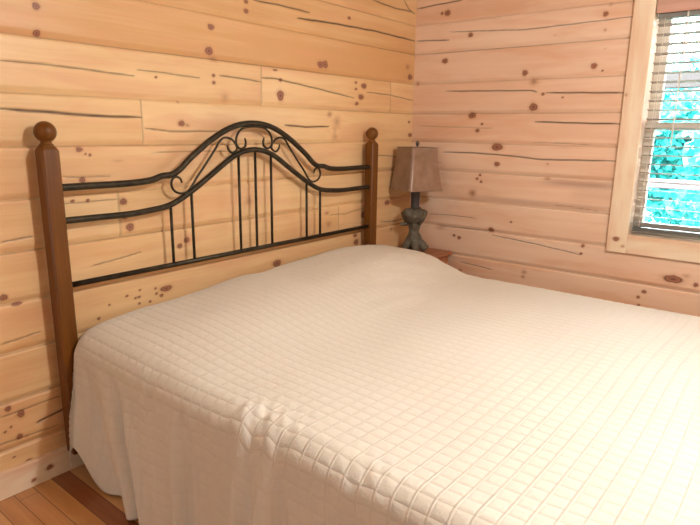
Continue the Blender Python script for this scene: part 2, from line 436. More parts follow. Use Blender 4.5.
KNOTS_RIGHT= [[-0.241,2.163,0.0224,0.0184,1.0],[-0.2,2.164,0.0106,0.0099,0.9],[-0.417,2.013,0.0171,0.014,1.0],[-0.239,1.865,0.0228,0.0165,1.0],[-0.8,1.762,0.0178,0.0176,1.0],[-0.861,1.709,0.0287,0.021,0.6],[-0.923,1.635,0.0098,0.0087,1.0],[-1.043,1.613,0.0059,0.0057,0.8],[-0.87,1.56,0.0283,0.0237,0.8],[-0.461,1.512,0.0289,0.0204,0.8],[-0.536,1.458,0.0092,0.0076,0.9],[-0.506,1.416,0.0158,0.0109,0.8],[-1.238,2.053,0.0149,0.0136,1.0],[-1.244,1.969,0.0086,0.0079,0.6],[-1.204,1.781,0.0176,0.0163,1.0],[-1.253,1.753,0.0054,0.0054,1.0],[-1.254,1.87,0.007,0.0053,0.3],[-1.259,2.101,0.0105,0.0103,0.4],[-0.651,1.314,0.0412,0.024,0.75],[-0.659,1.206,0.0207,0.0153,0.85],[-0.989,1.222,0.0092,0.0072,0.6],[-0.545,1.129,0.0094,0.0085,1.0],[-0.525,1.104,0.0094,0.0086,1.0],[-0.555,1.086,0.0093,0.0085,0.9],[-0.498,1.006,0.0294,0.0267,0.7],[-0.997,1.133,0.0216,0.0085,0.6],[-0.784,0.841,0.0081,0.0065,0.9],[-0.649,0.774,0.0213,0.016,0.8],[-0.417,0.691,0.0138,0.0119,0.8],[-0.377,0.702,0.0117,0.0091,0.8],[-1.247,0.746,0.0104,0.0109,0.8],[-1.242,0.698,0.0087,0.0073,0.8],[-0.898,0.525,0.0173,0.0145,0.6],[-0.893,0.493,0.0133,0.0119,0.6],[-0.263,0.748,0.0402,0.0214,0.35],[-1.748,0.626,0.0533,0.0225,0.8],[-1.86,0.612,0.0121,0.0121,1.0],[-1.612,0.527,0.0134,0.0105,1.0],[-1.585,0.49,0.0089,0.0094,0.9],[-1.593,0.444,0.0078,0.0059,0.9],[-1.248,0.751,0.0116,0.0091,0.7],[-1.808,0.653,0.0236,0.0138,0.4],[-0.439,0.463,0.0155,0.0107,0.7],[-0.504,1.41,0.0143,0.0096,0.6],[-0.03,1.726,0.0122,0.0133,0.7],[-0.965,1.966,0.0089,0.0055,0.3]]
KNOTS_CASING= [[-1.397,1.617,0.0093,0.0085,0.6],[-1.434,0.815,0.0183,0.0128,0.8],[-1.474,0.777,0.0107,0.0081,0.7]]
CRACKS_BACK= [[[[-0.098,1.6307],[0.108,1.6291],[0.412,1.6164]],1.2],[[[0.428,1.6435],[0.562,1.6403],[0.746,1.6331]],1.0],[[[-0.117,1.4665],[0.091,1.4577],[0.212,1.4509],[0.436,1.4493]],2.2],[[[0.443,1.4058],[0.571,1.3919],[0.733,1.3929],[0.863,1.396]],1.2],[[[0.857,1.6525],[0.986,1.6507],[1.124,1.6414]],1.3],[[[1.125,1.6624],[1.223,1.6657],[1.534,1.6371],[1.89,1.6001]],1.4],[[[2.02,1.6428],[2.273,1.6379],[2.556,1.6157]],1.0],[[[1.395,1.9862],[1.678,2.001],[2.091,2.0123],[2.579,2.0083]],2.0],[[[1.086,2.0232],[1.267,2.0297],[1.494,2.028]],1.6],[[[2.064,2.1872],[2.302,2.1793],[2.516,2.1881]],1.5],[[[1.292,1.4305],[1.45,1.4218],[1.656,1.4277]],1.8],[[[-0.122,0.2533],[-0.068,0.2621],[-0.002,0.2716]],1.8],[[[0.159,0.8456],[0.263,0.8556],[0.387,0.8692]],0.9],[[[0.065,1.1131],[0.177,1.1111],[0.308,1.1124]],0.8],[[[2.403,2.2442],[2.466,2.199],[2.542,2.1794]],1.4],[[[-0.171,0.9922],[-0.12,0.9961],[-0.052,1.002]],1.0],[[[0.075,1.2171],[0.145,1.2114],[0.271,1.2106]],0.7],[[[0.464,1.3],[0.728,1.3034],[1.038,1.2923]],0.8],[[[-0.247,0.3265],[-0.175,0.327],[-0.021,0.3325]],0.9],[[[1.316,0.4391],[1.578,0.4438],[1.981,0.4628]],0.6],[[[1.669,0.9006],[1.815,0.8917],[2.012,0.9108]],0.8],[[[-0.259,0.2185],[-0.188,0.2163],[-0.025,0.2084]],0.8],[[[2.087,1.2513],[2.293,1.2395],[2.366,1.2308]],1.0],[[[2.196,0.7968],[2.378,0.7829],[2.519,0.7889]],1.2],[[[-0.214,0.6112],[-0.144,0.6148],[-0.062,0.6246]],0.9]]
CRACKS_RIGHT= [[[[-0.001,2.2135],[-0.181,2.2244],[-0.349,2.229]],1.5],[[[-0.262,2.0441],[-0.55,2.0278],[-0.779,2.0126],[-1.103,2.0188],[-1.386,2.0243]],1.1],[[[-0.01,2.0083],[-0.155,2.0],[-0.262,1.9947]],1.4],[[[-0.258,1.6696],[-0.577,1.664],[-0.853,1.6576],[-0.885,1.6479]],1.5],[[[-0.941,1.6423],[-1.197,1.6352],[-1.38,1.6296]],1.7],[[[-0.888,1.4729],[-1.13,1.466],[-1.381,1.4618]],1.8],[[[-0.036,1.444],[-0.302,1.437],[-0.608,1.4311]],0.6],[[[-0.258,1.2694],[-0.499,1.2709],[-0.737,1.2622],[-0.95,1.2465],[-1.18,1.2519],[-1.378,1.2563]],1.6],[[[-0.177,0.8319],[-0.376,0.8415],[-0.536,0.8373]],0.8],[[[-0.659,0.7394],[-0.954,0.7179],[-1.243,0.6885]],1.1],[[[-0.262,0.755],[-0.496,0.7609],[-0.657,0.7662]],0.9],[[[-0.435,0.5203],[-0.573,0.5135],[-0.677,0.5023]],1.0],[[[-0.05,1.2065],[-0.157,1.2075],[-0.254,1.1945]],0.8],[[[-0.867,1.3506],[-1.053,1.349],[-1.228,1.3418]],0.5],[[[-1.058,0.9759],[-1.208,0.9715],[-1.324,0.9588]],0.4]]
SCROLL= [[-0.439, 1.168], [-0.446, 1.187], [-0.467, 1.197], [-0.486, 1.188], [-0.494, 1.167], [-0.486, 1.142], [-0.462, 1.125], [-0.427, 1.122], [-0.395, 1.14], [-0.356, 1.189], [-0.299, 1.252], [-0.241, 1.32], [-0.223, 1.345], [-0.201, 1.362], [-0.175, 1.366], [-0.145, 1.357], [-0.121, 1.334], [-0.116, 1.31], [-0.143, 1.294], [-0.166, 1.308], [-0.174, 1.33]]
ARCH= [[-0.064, 1.365], [-0.058, 1.344], [-0.063, 1.323], [-0.089, 1.312], [-0.111, 1.323], [-0.119, 1.344], [-0.114, 1.371], [-0.095, 1.397], [-0.062, 1.414], [-0.007, 1.42]]


# ------------------------------------------------------------ log walls
COURSES = [-0.015+0.0, 0.180, 0.372, 0.566, 0.757, 0.948, 1.142, 1.333, 1.523, 1.722, 1.918, 2.105, 2.298, 2.49]
ZTOP = 2.46

def seg_dist(U, Z, a, b):
    ax, az = a; bx, bz = b
    dx, dz = bx-ax, bz-az
    L2 = dx*dx+dz*dz
    t = np.clip(((U-ax)*dx+(Z-az)*dz)/L2, 0, 1)
    return np.hypot(U-(ax+t*dx), Z-(az+t*dz)), t

def paint(U, Z, knots, cracks, joints, stains, seed, grooves=True, tones=None):
    """knots, halos, checks, tone of each board and grain warp at every vertex of a log wall"""
    rs = np.random.RandomState(seed)
    knot = np.zeros_like(U); halo = np.zeros_like(U); crack = np.zeros_like(U)
    tone = np.full_like(U, 0.5); warp = np.zeros_like(U); stain = np.zeros_like(U); board = np.zeros_like(U)
    if grooves:
        ci = np.searchsorted(np.array(COURSES), Z)
        for c in range(len(COURSES)+1):
            m_ = ci == c
            xs = sorted([j[0] for j in joints if j[1] == c])
            bi = np.searchsorted(np.array(xs), U[m_]) if xs else np.zeros(m_.sum(), int)
            tt = rs.uniform(0.25, 0.75, len(xs)+1); sd = rs.uniform(0, 50, len(xs)+1)
            if tones and c in tones: tt = tones[c]+(tt-0.5)*0.35
            tone[m_] = tt[bi]; board[m_] = sd[bi]
            for x in xs:
                dd = np.abs(U-x)
                crack[m_] = np.maximum(crack[m_], 0.45*np.clip(1.5-dd[m_]/0.003, 0, 1))
        for zc in COURSES:
            dd = np.abs(Z-zc-0.0008*np.sin(U*3.1+zc*20))
            amp = 0.34+0.26*np.sin(U*1.7+zc*31)*np.sin(U*0.6+zc*17)
            crack = np.maximum(crack, amp*np.clip(1.3-dd/0.0032, 0, 1))
    for (ku, kz, ru, rz, st) in knots:
        near = (np.abs(U-ku) < 0.5) & (np.abs(Z-kz) < 0.12)
        uu, zz = U[near], Z[near]
        ph = rs.uniform(0, 6.28)
        an = np.arctan2(zz-kz, uu-ku)
        wob = 0.90+0.05*np.sin(3*an+ph)+0.03*np.sin(5*an+2*ph)
        rr = np.hypot((uu-ku)/ru, (zz-kz)/rz)/wob
        # knot value: 1 at the centre, 0.35 on the dark ring, 0 outside
        v = np.clip((1.18-rr)*0.95, 0, 1)
        if st < 0.75: v = v*st*0.35
        knot[near] = np.maximum(knot[near], v)
        hl = np.clip(1-(rr-0.9)/1.3, 0, 1)**1.5*min(1, st)*0.85
        tail = np.exp(-((zz-kz)/(rz*1.1))**2)*np.exp(-np.abs(uu-ku)/(ru*3.5))*0.28*st
        halo[near] = np.maximum(halo[near], np.maximum(hl, tail))
        s_ = max(rz, 0.006)
        warp[near] += -np.sign(zz-kz)*s_*0.9*np.exp(-((uu-ku)/(ru*2.2+0.02))**2)*np.exp(-np.abs(zz-kz)/(s_*2.2))
    for pts, wd in cracks:
        tot = len(pts)-1
        for i in range(tot):
            a, b_ = pts[i], pts[i+1]
            near = (U > min(a[0], b_[0])-0.03) & (U < max(a[0], b_[0])+0.03) & (Z > min(a[1], b_[1])-0.03) & (Z < max(a[1], b_[1])+0.03)
            if not near.any(): continue
            dd, t = seg_dist(U[near], Z[near]-0.0006*np.sin(U[near]*37), a, b_)
            g = (i+t)/tot
            taper = np.clip(np.minimum(g, 1-g)*6+0.35, 0, 1)
            v = np.clip(1.4-dd/(0.0022*wd*taper+0.0008), 0, 1)*min(1, 0.38+0.34*wd)
            crack[near] = np.maximum(crack[near], v)
    for (u0, u1, z0, z1, st) in stains:
        cu, cz = (u0+u1)/2, (z0+z1)/2
        stain += st*np.exp(-(np.abs(U-cu)/((u1-u0)/2))**4)*np.exp(-((Z-cz)/((z1-z0)/2))**2)
    return knot, halo, crack, tone, Z+warp, np.clip(stain, 0, 1), board

def log_wall(name, us, zs, place, knots, cracks, joints, stains, seed, material, hole=None, flip=False, tones=None):
    U, Z = np.meshgrid(us, zs)
    nz, nu = U.shape
    U = U.ravel(); Z = Z.ravel()
    k, h, c, t, gz, stn, brd = paint(U, Z, knots, cracks, joints, stains, seed, tones=tones)
    ci = np.clip(np.searchsorted(np.array(COURSES), Z), 1, len(COURSES)-1)
    zc = np.array(COURSES)
    f = (Z-zc[ci-1])/(zc[ci]-zc[ci-1])
    prof = 0.011-0.0125*np.clip((0.125-f)/0.125, 0, 1)**1.2-0.005*np.clip((f-0.955)/0.045, 0, 1)            # rounded log face, proud of the joint
    dep = prof-0.0045*c+0.0012*np.sin(U*2.3+Z*5)*np.sin(Z*9+U)-0.011
    V = place(U, Z, dep)
    ii = np.arange(nz*nu).reshape(nz, nu)
    a = ii[:-1, :-1].ravel(); b_ = ii[:-1, 1:].ravel(); c_ = ii[1:, 1:].ravel(); d_ = ii[1:, :-1].ravel()
    Q = np.stack([a, b_, c_, d_], 1)
    if hole:
        mu = U[Q].mean(1); mz = Z[Q].mean(1)
        Q = Q[~((mu > hole[0]) & (mu < hole[1]) & (mz > hole[2]) & (mz < hole[3]))]
    if flip: Q = Q[:, ::-1]
    me = bpy.data.meshes.new(name)
    me.vertices.add(len(V)); me.vertices.foreach_set('co', V.astype(np.float32).ravel())
    me.loops.add(Q.size); me.loops.foreach_set('vertex_index', Q.astype(np.int32).ravel())
    me.polygons.add(len(Q)); me.polygons.foreach_set('loop_start', np.arange(0, Q.size, 4, dtype=np.int32))
    me.update(calc_edges=True)
    for nm, arr in (('wa', (k, h, c, t)), ('wb', (gz, stn, U, brd))):
        at = me.attributes.new(nm, 'FLOAT_COLOR', 'POINT')
        at.data.foreach_set('color', np.stack(arr, 1).astype(np.float32).ravel())
    return link_mesh(name, me, material, smooth=True)

def zrows(step):
    z = list(np.arange(0, ZTOP, step))
    if step < 0.01:
        for c in COURSES: z += [c-0.009, c-0.005, c-0.0025, c, c+0.0025, c+0.005, c+0.009]
    else:
        for c in COURSES: z += [c-0.03, c-0.012, c, c+0.012, c+0.03]
    z = np.array(sorted(q for q in z if 0 <= q <= ZTOP)+[ZTOP])
    keep = [0]
    for i in range(1, len(z)):
        if z[i]-z[keep[-1]] > 0.0012: keep.append(i)
    return z[keep]

def ci_of(z): return int(np.searchsorted(np.array(COURSES), z))
XL, YF = -4.2, -4.9
jb = [(0.434, ci_of(1.43)), (1.126, ci_of(1.6)), (0.30, ci_of(1.03)), (2.28, ci_of(1.6)), (1.75, ci_of(0.85)), (-0.6, ci_of(1.8)), (1.35, ci_of(2.2)), (0.9, ci_of(0.5)), (-0.5, ci_of(1.03))]
ub = np.concatenate([np.arange(-4.2, -0.51, 0.03), np.arange(-0.5, XC+0.1, 0.0055)])
rk = random.Random(4)
def rand_knots(a, b_, n): return [(rk.uniform(a, b_), rk.uniform(0.1, 2.4), rk.uniform(0.008, 0.02), rk.uniform(0.007, 0.015), 0.9) for _ in range(n)]
wb_ = log_wall('wall_back', ub, zrows(0.0042), lambda U, Z, D: np.stack([U, -D, Z], 1), KNOTS_BACK+rand_knots(-4.1, -0.6, 30), CRACKS_BACK, jb, [], 7, M['pine_back'], tones={ci_of(2.2): 0.55, ci_of(2.0): 0.70, ci_of(1.8): 0.85, ci_of(1.6): 0.38, ci_of(1.43): 0.30, ci_of(1.24): 0.45, ci_of(1.03): 0.40, ci_of(0.85): 0.50, ci_of(0.65): 0.45, ci_of(0.45): 0.5, ci_of(0.25): 0.6})
tag(wb_, 'knotty pine log wall behind the headboard', kind='structure')
ur = np.concatenate([np.arange(-4.95, -2.41, 0.03), np.arange(-2.4, 0.0, 0.0055), [0.02]])
def hole_snap(arr, v):
    arr[np.argmin(np.abs(arr-v))] = v
zr = zrows(0.0042)
for v in (WZ0, WZ1): hole_snap(zr, v)
for v in (WY0, WY1): hole_snap(ur, v)
st_right = [(-1.42, -0.98, 1.09, 1.135, 0.55), (-1.42, -0.45, 0.965, 0.995, 0.40), (-1.40, -1.15, 1.0, 1.1, 0.18)]
wr = log_wall('wall_right', ur, zr, lambda U, Z, D: np.stack([XC-D, U, Z], 1), KNOTS_RIGHT+rand_knots(-4.8, -2.5, 22), CRACKS_RIGHT, [], st_right, 21, M['pine_right'], hole=(WY1, WY0, WZ0, WZ1), flip=True)
tag(wr, 'knotty pine log wall with the window', kind='structure')
zl = zrows(0.03)
SW = (-2.2, -1.6, 1.25, 1.85)
ul = np.arange(YF-0.05, 0.05, 0.025)
for v in SW[:2]: hole_snap(ul, v)
for v in SW[2:]: hole_snap(zl, v)
wl = log_wall('wall_left', ul, zl, lambda U, Z, D: np.stack([XL+D, U, Z], 1), rand_knots(YF, 0, 30), [], [], [], 3, M['pine_back'], hole=SW)
tag(wl, kind='structure')
wf = log_wall('wall_front', np.arange(XL-0.05, XC+0.08, 0.025), zrows(0.03), lambda U, Z, D: np.stack([U, YF+D, Z], 1), rand_knots(XL, XC, 30), [], [], [], 5, M['pine_back'], flip=True)
tag(wf, kind='structure')
o = MB().box(XL-0.05, XC+0.14, YF-0.05, 0.1, -0.06, 0).build('floor', M['floor']); tag(o, kind='structure')
o = MB().box(XL-0.25, XC+0.25, YF-0.1, 0.1, ZTOP-0.005, ZTOP+0.06).build('ceiling', M['ceiling']); tag(o, kind='structure')

def pine_attrs(o, knots, axis, rot=False, seed=0):
    """give a trim board the same attributes as the logs; grain runs along the given axis"""
    me = o.data; n = len(me.vertices)
    co = np.zeros(n*3, np.float32); me.vertices.foreach_get('co', co); co = co.reshape(-1, 3)
    al = co[:, axis]; ac = co[:, 2] if axis != 2 else co[:, 1]
    if axis != 2: U, Z = al, ac
    else: U, Z = co[:, 1], co[:, 2]
    k, h, c, t, gz, stn, brd = paint(U.astype(float), Z.astype(float), knots, [], [], [], seed, grooves=False)
    if axis == 2: gz = ac; 
    for nm, arr in (('wa', (k, h, c, t*0+0.45)), ('wb', (gz, stn, al, brd+seed))):
        at = me.attributes.new(nm, 'FLOAT_COLOR', 'POINT')
        at.data.foreach_set('color', np.stack(arr, 1).astype(np.float32).ravel())

def grid_board(name, x0, x1, y0, y1, z0, z1, face, step, knots, axis, seed, parent=None, bev=0.003):
    """a solid board whose visible face carries a fine grid"""
    mb = MB().box(x0, x1, y0, y1, z0, z1, bev)
    e = 0.0006
    if face == '-y':
        A = np.arange(x0+bev, x1-bev+step, step); A[-1] = x1-bev; B = np.linspace(z0+bev, z1-bev, max(3, int((z1-z0)/step)))
        V = [(a, y0-e, b_) for b_ in B for a in A]
    else:
        A = np.linspace(y0+bev, y1-bev, max(3, int((y1-y0)/step))); B = np.linspace(z0+bev, z1-bev, max(3, int((z1-z0)/step)))
        V = [(x0-e, a, b_) for b_ in B for a in A]
    n = len(A)
    F = [(j*n+i, j*n+i+1, (j+1)*n+i+1, (j+1)*n+i) for j in range(len(B)-1) for i in range(n-1)]
    if face != '-y': F = [f[::-1] for f in F]
    mb.add(V, F)
    o = mb.build(name, M['pine_trim'], parent)
    pine_attrs(o, knots, axis, seed=seed)
    return o
bbk = [(-0.10, 0.055, 0.014, 0.010, 1), (-0.165, 0.030, 0.009, 0.008, .9), (-0.32, 0.05, 0.012, 0.01, .8), (0.4, 0.05, 0.01, 0.01, 1)]
o = grid_board('baseboard_back', XL+0.02, XC-0.03, -0.022, 0.012, 0.0, 0.108, '-y', 0.008, bbk, 0, 2); tag(o, kind='structure')
o = grid_board('baseboard_right', XC-0.022, XC+0.01, YF, -0.024, 0.0, 0.108, '-x', 0.02, [], 1, 4); tag(o, kind='structure')

# ------------------------------------------------------------ window in the right wall
win = empty('window_1', (0, 0, 0)); tag(win, kind='structure')
cw = 0.108
xa, xb = XC-0.020, XC+0.012
grid_board('casing', xa, xb, WY0, WY0+cw, WZ0-cw, WZ1+cw, '-x', 0.006, KNOTS_CASING, 2, 11, win)
grid_board('casing', xa, xb, WY1-cw, WY1, WZ0-cw, WZ1+cw, '-x', 0.02, [], 2, 12, win)
grid_board('casing', xa, xb, WY1, WY0, WZ0-cw, WZ0, '-x', 0.006, [(-2.1, 0.79, 0.012, 0.01, .8)], 1, 13, win)
grid_board('casing', xa, xb, WY1, WY0, WZ1, WZ1+cw, '-x', 0.02, [], 1, 14, win)
jd = XC+0.155
mb = MB()
mb.box(XC+0.012, jd, WY0, WY0+0.02, WZ0-0.02, WZ1+0.02); mb.box(XC+0.012, jd, WY1-0.02, WY1, WZ0-0.02, WZ1+0.02)
mb.box(XC+0.012, jd, WY1, WY0, WZ1, WZ1+0.02); mb.box(XC+0.012, jd, WY1, WY0, WZ0-0.02, WZ0)
mb.build('jamb', M['jamb'], win)
def sash(x0, x1, z0, z1, st, rail_b, rail_t, name):
    mb = MB()
    mb.box(x0, x1, WY0-st, WY0, z0, z1, 0.003); mb.box(x0, x1, WY1, WY1+st, z0, z1, 0.003)
    mb.box(x0, x1, WY1+st, WY0-st, z0, z0+rail_b, 0.003); mb.box(x0, x1, WY1+st, WY0-st, z1-rail_t, z1, 0.003)
    s_ = mb.build(name, M['sash'], win)
    MB().box((x0+x1)/2-0.002, (x0+x1)/2+0.002, WY1+st-0.005, WY0-st+0.005, z0+rail_b-0.005, z1-rail_t+0.005).build('pane', M['glass'], s_)
sash(XC+0.078, XC+0.108, WZ0, 1.472, 0.050, 0.045, 0.042, 'lower_sash')
sash(XC+0.112, XC+0.142, 1.430, WZ1, 0.060, 0.042, 0.045, 'upper_sash')
mb = MB()
y = (WY0+WY1)/2
mb.box(XC+0.062, XC+0.078, y-0.03, y+0.03, 1.462, 1.474, 0.002); mb.build('sash_lock', M['knob'], win)

# horizontal blind inside the window opening
bl = empty('window_blind', (XC+0.038, (WY0+WY1)/2, WZ1))
tag(bl, 'taupe horizontal slat blind hanging open inside the window frame', 'blind')
hw = (WY0-WY1)/2-0.012
MB().box(-0.052, -0.040, -hw-0.008, hw+0.008, -0.074, -0.004, 0.003).build('valance', M['valance'], bl)
MB().box(-0.030, 0.026, -hw, hw, -0.098, -0.002, 0.003).build('head_rail', M['blind_dark'], bl)
zs_ = -0.128
k = 0
slat_z = []
while zs_ > -1.165:
    slat_z.append(zs_); zs_ -= 0.0485
for z in slat_z:
    # gently crowned slat, tilted a few degrees
    tl = math.radians(-8)
    rings = []
    for yy in (-hw, hw):
        top = []; bot = []
        for q in range(7):
            xx = -0.025+0.05*q/6
            zz = 0.0016*(1-(xx/0.025)**2)
            top.append((xx, zz+0.0014)); bot.append((xx, zz-0.0014))
        rg = [(x*math.cos(tl)-zz*math.sin(tl), yy, z+x*math.sin(tl)+zz*math.cos(tl)) for x, zz in top+bot[::-1]]
        rings.append(rg)
    MB().loft(rings).build('slat', M['blind'], bl, auto=40)
MB().box(-0.024, 0.024, -hw, hw, -1.205, -1.180, 0.004).build('bottom_rail', M['blind_dark'], bl)
for z in (-1.214, -1.222, -1.230):
    MB().box(-0.025, 0.025, -hw, hw, z-0.003, z+0.002, 0.001).build('slat', M['blind_dark'], bl)
for yy in (hw-0.035, 0.0, -hw+0.035):
    mb = MB()
    for xx in (-0.027, 0.027):
        mb.tube([(xx, yy, -0.05), (xx, yy, -1.205)], 0.0016, 6)
    for z in slat_z: mb.tube([(-0.027, yy, z-0.004), (0.027, yy, z-0.004)], 0.0008, 4)
    mb.build('ladder_cord', M['cord'], bl)
MB().tube([(-0.034, hw-0.14, -0.06), (-0.036, hw-0.142, -0.75)], 0.004, 8).build('tilt_wand', M['cord'], bl)

# side window of the room (behind the camera's left), simple frame and pane
w2 = empty('window_2', (0, 0, 0)); tag(w2, kind='structure')
mb = MB()
a, b_, c, dd = SW
mb.box(XL-0.02, XL+0.02, a-0.1, a, c-0.1, dd+0.1); mb.box(XL-0.02, XL+0.02, b_, b_+0.1, c-0.1, dd+0.1)
mb.box(XL-0.02, XL+0.02, a, b_, c-0.1, c); mb.box(XL-0.02, XL+0.02, a, b_, dd, dd+0.1)
cs = mb.build('casing', M['jamb'], w2)
mb = MB()
mb.box(XL-0.15, XL-0.02, a-0.02, a, c-0.02, dd+0.02); mb.box(XL-0.15, XL-0.02, b_, b_+0.02, c-0.02, dd+0.02)
mb.box(XL-0.15, XL-0.02, a, b_, c-0.02, c); mb.box(XL-0.15, XL-0.02, a, b_, dd, dd+0.02)
mb.box(XL-0.12, XL-0.09, a, a+0.05, c, dd); mb.box(XL-0.12, XL-0.09, b_-0.05, b_, c, dd)
mb.box(XL-0.12, XL-0.09, a, b_, c, c+0.05); mb.box(XL-0.12, XL-0.09, a, b_, dd-0.05, dd)
mb.build('sash', M['sash'], w2)
MB().box(XL-0.107, XL-0.103, a+0.04, b_-0.04, c+0.04, dd-0.04).build('pane', M['glass'], w2)

# ------------------------------------------------------------ bed with wood posts and iron headboard
HC = 1.0                      # middle of the headboard
HY = -0.065
bed = empty('bed', (HC, 0, 0))
tag(bed, 'bed with dark iron scrollwork headboard between two brown wooden ball-topped posts', 'bed')
def loc(x, z, y=HY): return Vector((x, y, z))
def bpost(px):
    w2_ = 0.032; ch = 0.006
    def ring(h, s=1.0):
        a = w2_*s; c_ = ch*s
        P = [(a, -a+c_), (a, a-c_), (a-c_, a), (-a+c_, a), (-a, a-c_), (-a, -a+c_), (-a+c_, -a), (a-c_, -a)]
        return [(px-HC+x, HY+y, h) for x, y in P]
    mb = MB().loft([ring(0.104, 0.92), ring(0.110), ring(1.318), ring(1.326, 0.93), ring(1.337, 0.70)])
    po = mb.build('post', M['post'], bed, auto=25)
    R = 0.0385; pr = [(0.021, 1.332), (0.025, 1.336), (0.026, 1.340), (0.0235, 1.344), (0.0195, 1.347)]
    zc_ = 1.388
    th0 = math.asin(0.0190/R)
    for k in range(17):
        th = th0+(PI-th0)*k/16
        pr.append((max(0.0005, R*math.sin(th)), zc_-R*math.cos(th)))
    MB().lathe(pr, 32, (px-HC, HY, 0)).build('ball_finial', M['post'], po, smooth=True)
bpost(0.0); bpost(1.995)
def P3(L): return [(x-HC, HY, z) for x, z in L]
up = [(0.030, 1.183), (0.15, 1.183), (0.267, 1.182), (0.36, 1.184), (0.424, 1.190), (0.474, 1.204), (0.524, 1.208), (0.565, 1.228), (0.623, 1.275), (0.700, 1.328), (0.768, 1.369), (0.830, 1.400), (0.895, 1.422), (0.950, 1.432)]
lo_ = [(0.030, 1.057), (0.15, 1.056), (0.310, 1.055), (0.405, 1.061), (0.479, 1.069), (0.540, 1.087), (0.614, 1.123), (0.700, 1.173), (0.765, 1.213), (0.821, 1.248), (0.875, 1.278), (0.925, 1.296), (0.965, 1.304)]
def sym(L, top): return L+[(1.005, top)]+[(2.01-x-(0.015 if x < 0.04 else 0), z) for x, z in L[::-1]]
MB().tube(catmull(P3(sym(up, 1.435)), 6), 0.0140, 12).build('top_rail', M['iron'], bed, smooth=True)
MB().tube(catmull(P3(sym(lo_, 1.307)), 6), 0.0132, 12).build('middle_rail', M['iron'], bed, smooth=True)
MB().tube(P3([(0.030, 0.803), (1.965, 0.803)]), 0.0115, 12).build('bottom_rail', M['iron'], bed, smooth=True)
lowz = catmull(P3(sym(lo_, 1.307)), 6)
def rail_z(x):
    for a_, b2 in zip(lowz[:-1], lowz[1:]):
        if a_.x <= x-HC <= b2.x: return a_.z+(b2.z-a_.z)*(x-HC-a_.x)/(b2.x-a_.x)
    return 1.05
for x in (0.508, 0.621, 0.905, 1.013, 1.121, 1.391, 1.505):
    MB().tube(P3([(x, 0.803), (x, rail_z(x)-0.004)]), 0.0068, 10).build('spindle', M['iron'], bed, smooth=True)
SCX = 1.012
for sg in (1, -1):
    pts = [(SCX-HC+sg*x, HY, z) for x, z in SCROLL]
    cp = catmull(pts, 6)
    n_ = len(cp); rad = [0.0054*min(1.0, 0.6+min(i, n_-1-i)/10) for i in range(n_)]
    MB().tube(cp, rad, 8).build('side_scroll', M['iron'], bed, smooth=True)
arch = ARCH[:-1]
full = [(x, z) for x, z in arch]+[(0.0, 1.420)]+[(-x, z) for x, z in arch[::-1]]
cp = catmull([(SCX-HC+x, HY, z) for x, z in full], 6)
n_ = len(cp)
MB().tube(cp, [0.0056*min(1.0, 0.6+min(i, n_-1-i)/10) for i in range(n_)], 8).build('arch_scroll', M['iron'], bed, smooth=True)
# hidden frame that carries the mattress
mb = MB()
mb.box(-0.93, -0.89, -2.13, -0.10, 0.20, 0.26); mb.box(0.89, 0.93, -2.13, -0.10, 0.20, 0.26)
mb.box(-0.93, 0.93, -2.13, -2.09, 0.20, 0.26); mb.box(-0.93, 0.93, -0.14, -0.10, 0.20, 0.26)
for y in (-0.6, -1.1, -1.6): mb.box(-0.89, 0.89, y-0.03, y+0.03, 0.225, 0.26)
mb.box(-0.995, -0.89, -0.10, -0.085, 0.20, 0.26); mb.box(0.89, 0.99, -0.10, -0.085, 0.20, 0.26)
mb.build('side_rail', M['iron'], bed)
for lx in (-0.86, 0.0, 0.86):
    for ly in (-0.2, -1.1, -2.0):
        MB().tube([(lx, ly, 0.0), (lx, ly, 0.225)], 0.018, 10).build('leg', M['iron'], bed)

# ------------------------------------------------------------ bedspread over pillows and mattress
XE0, XE1 = 0.004, 2.040        # outer planes of the two side drops
YH, YFT = -0.104, -2.30         # head and foot ends
TOPZ = 0.600
def smooth(a, b_, x):
    t = np.clip((x-a)/(b_-a), 0, 1); return t*t*(3-2*t)
def H(x, y):
    px_ = np.array([-0.10, 0.0, 0.12, 0.30, 0.55, 0.90, 1.25, 1.60, 1.85, 1.98, 2.10])
    pz_ = np.array([0.000, 0.012, 0.045, 0.073, 0.092, 0.112, 0.124, 0.124, 0.112, 0.098, 0.075])
    gx = np.interp(x, px_, pz_)
    gx = gx+0.004*np.sin(x*9)
    far = smooth(0.9, 1.8, x)
    y0 = -0.40-0.04*far; y1 = -0.98+0.14*far
    gy = 1-smooth(0, 1, np.clip((y-y0)/(y1-y0), 0, 1))
    gy = gy*(1-0.20*np.clip((y+0.22)/0.12, 0, 1)**2)
    h = TOPZ+gx*gy
    # soft dip between the two pillows, long low swells over the bed
    h = h-0.016*np.exp(-((x-0.98)/0.10)**2)*gy
    h = h+0.006*np.sin(x*3.1+y*1.7)*np.sin(y*2.6-x)+0.003*np.sin(x*7.0-y*5.2+1.0)
    # small wrinkles running from the pillow fold
    h = h+0.0022*np.sin(y*46+x*9+3*np.sin(x*4))*np.exp(-((y+0.75)/0.28)**2)*smooth(0.4, 1.2, x)
    return h
def wob(x, y): return np.sin(x*1.3+y*2.1+0.5)*np.sin(x*2.7-y*1.1)
DR = 0.075
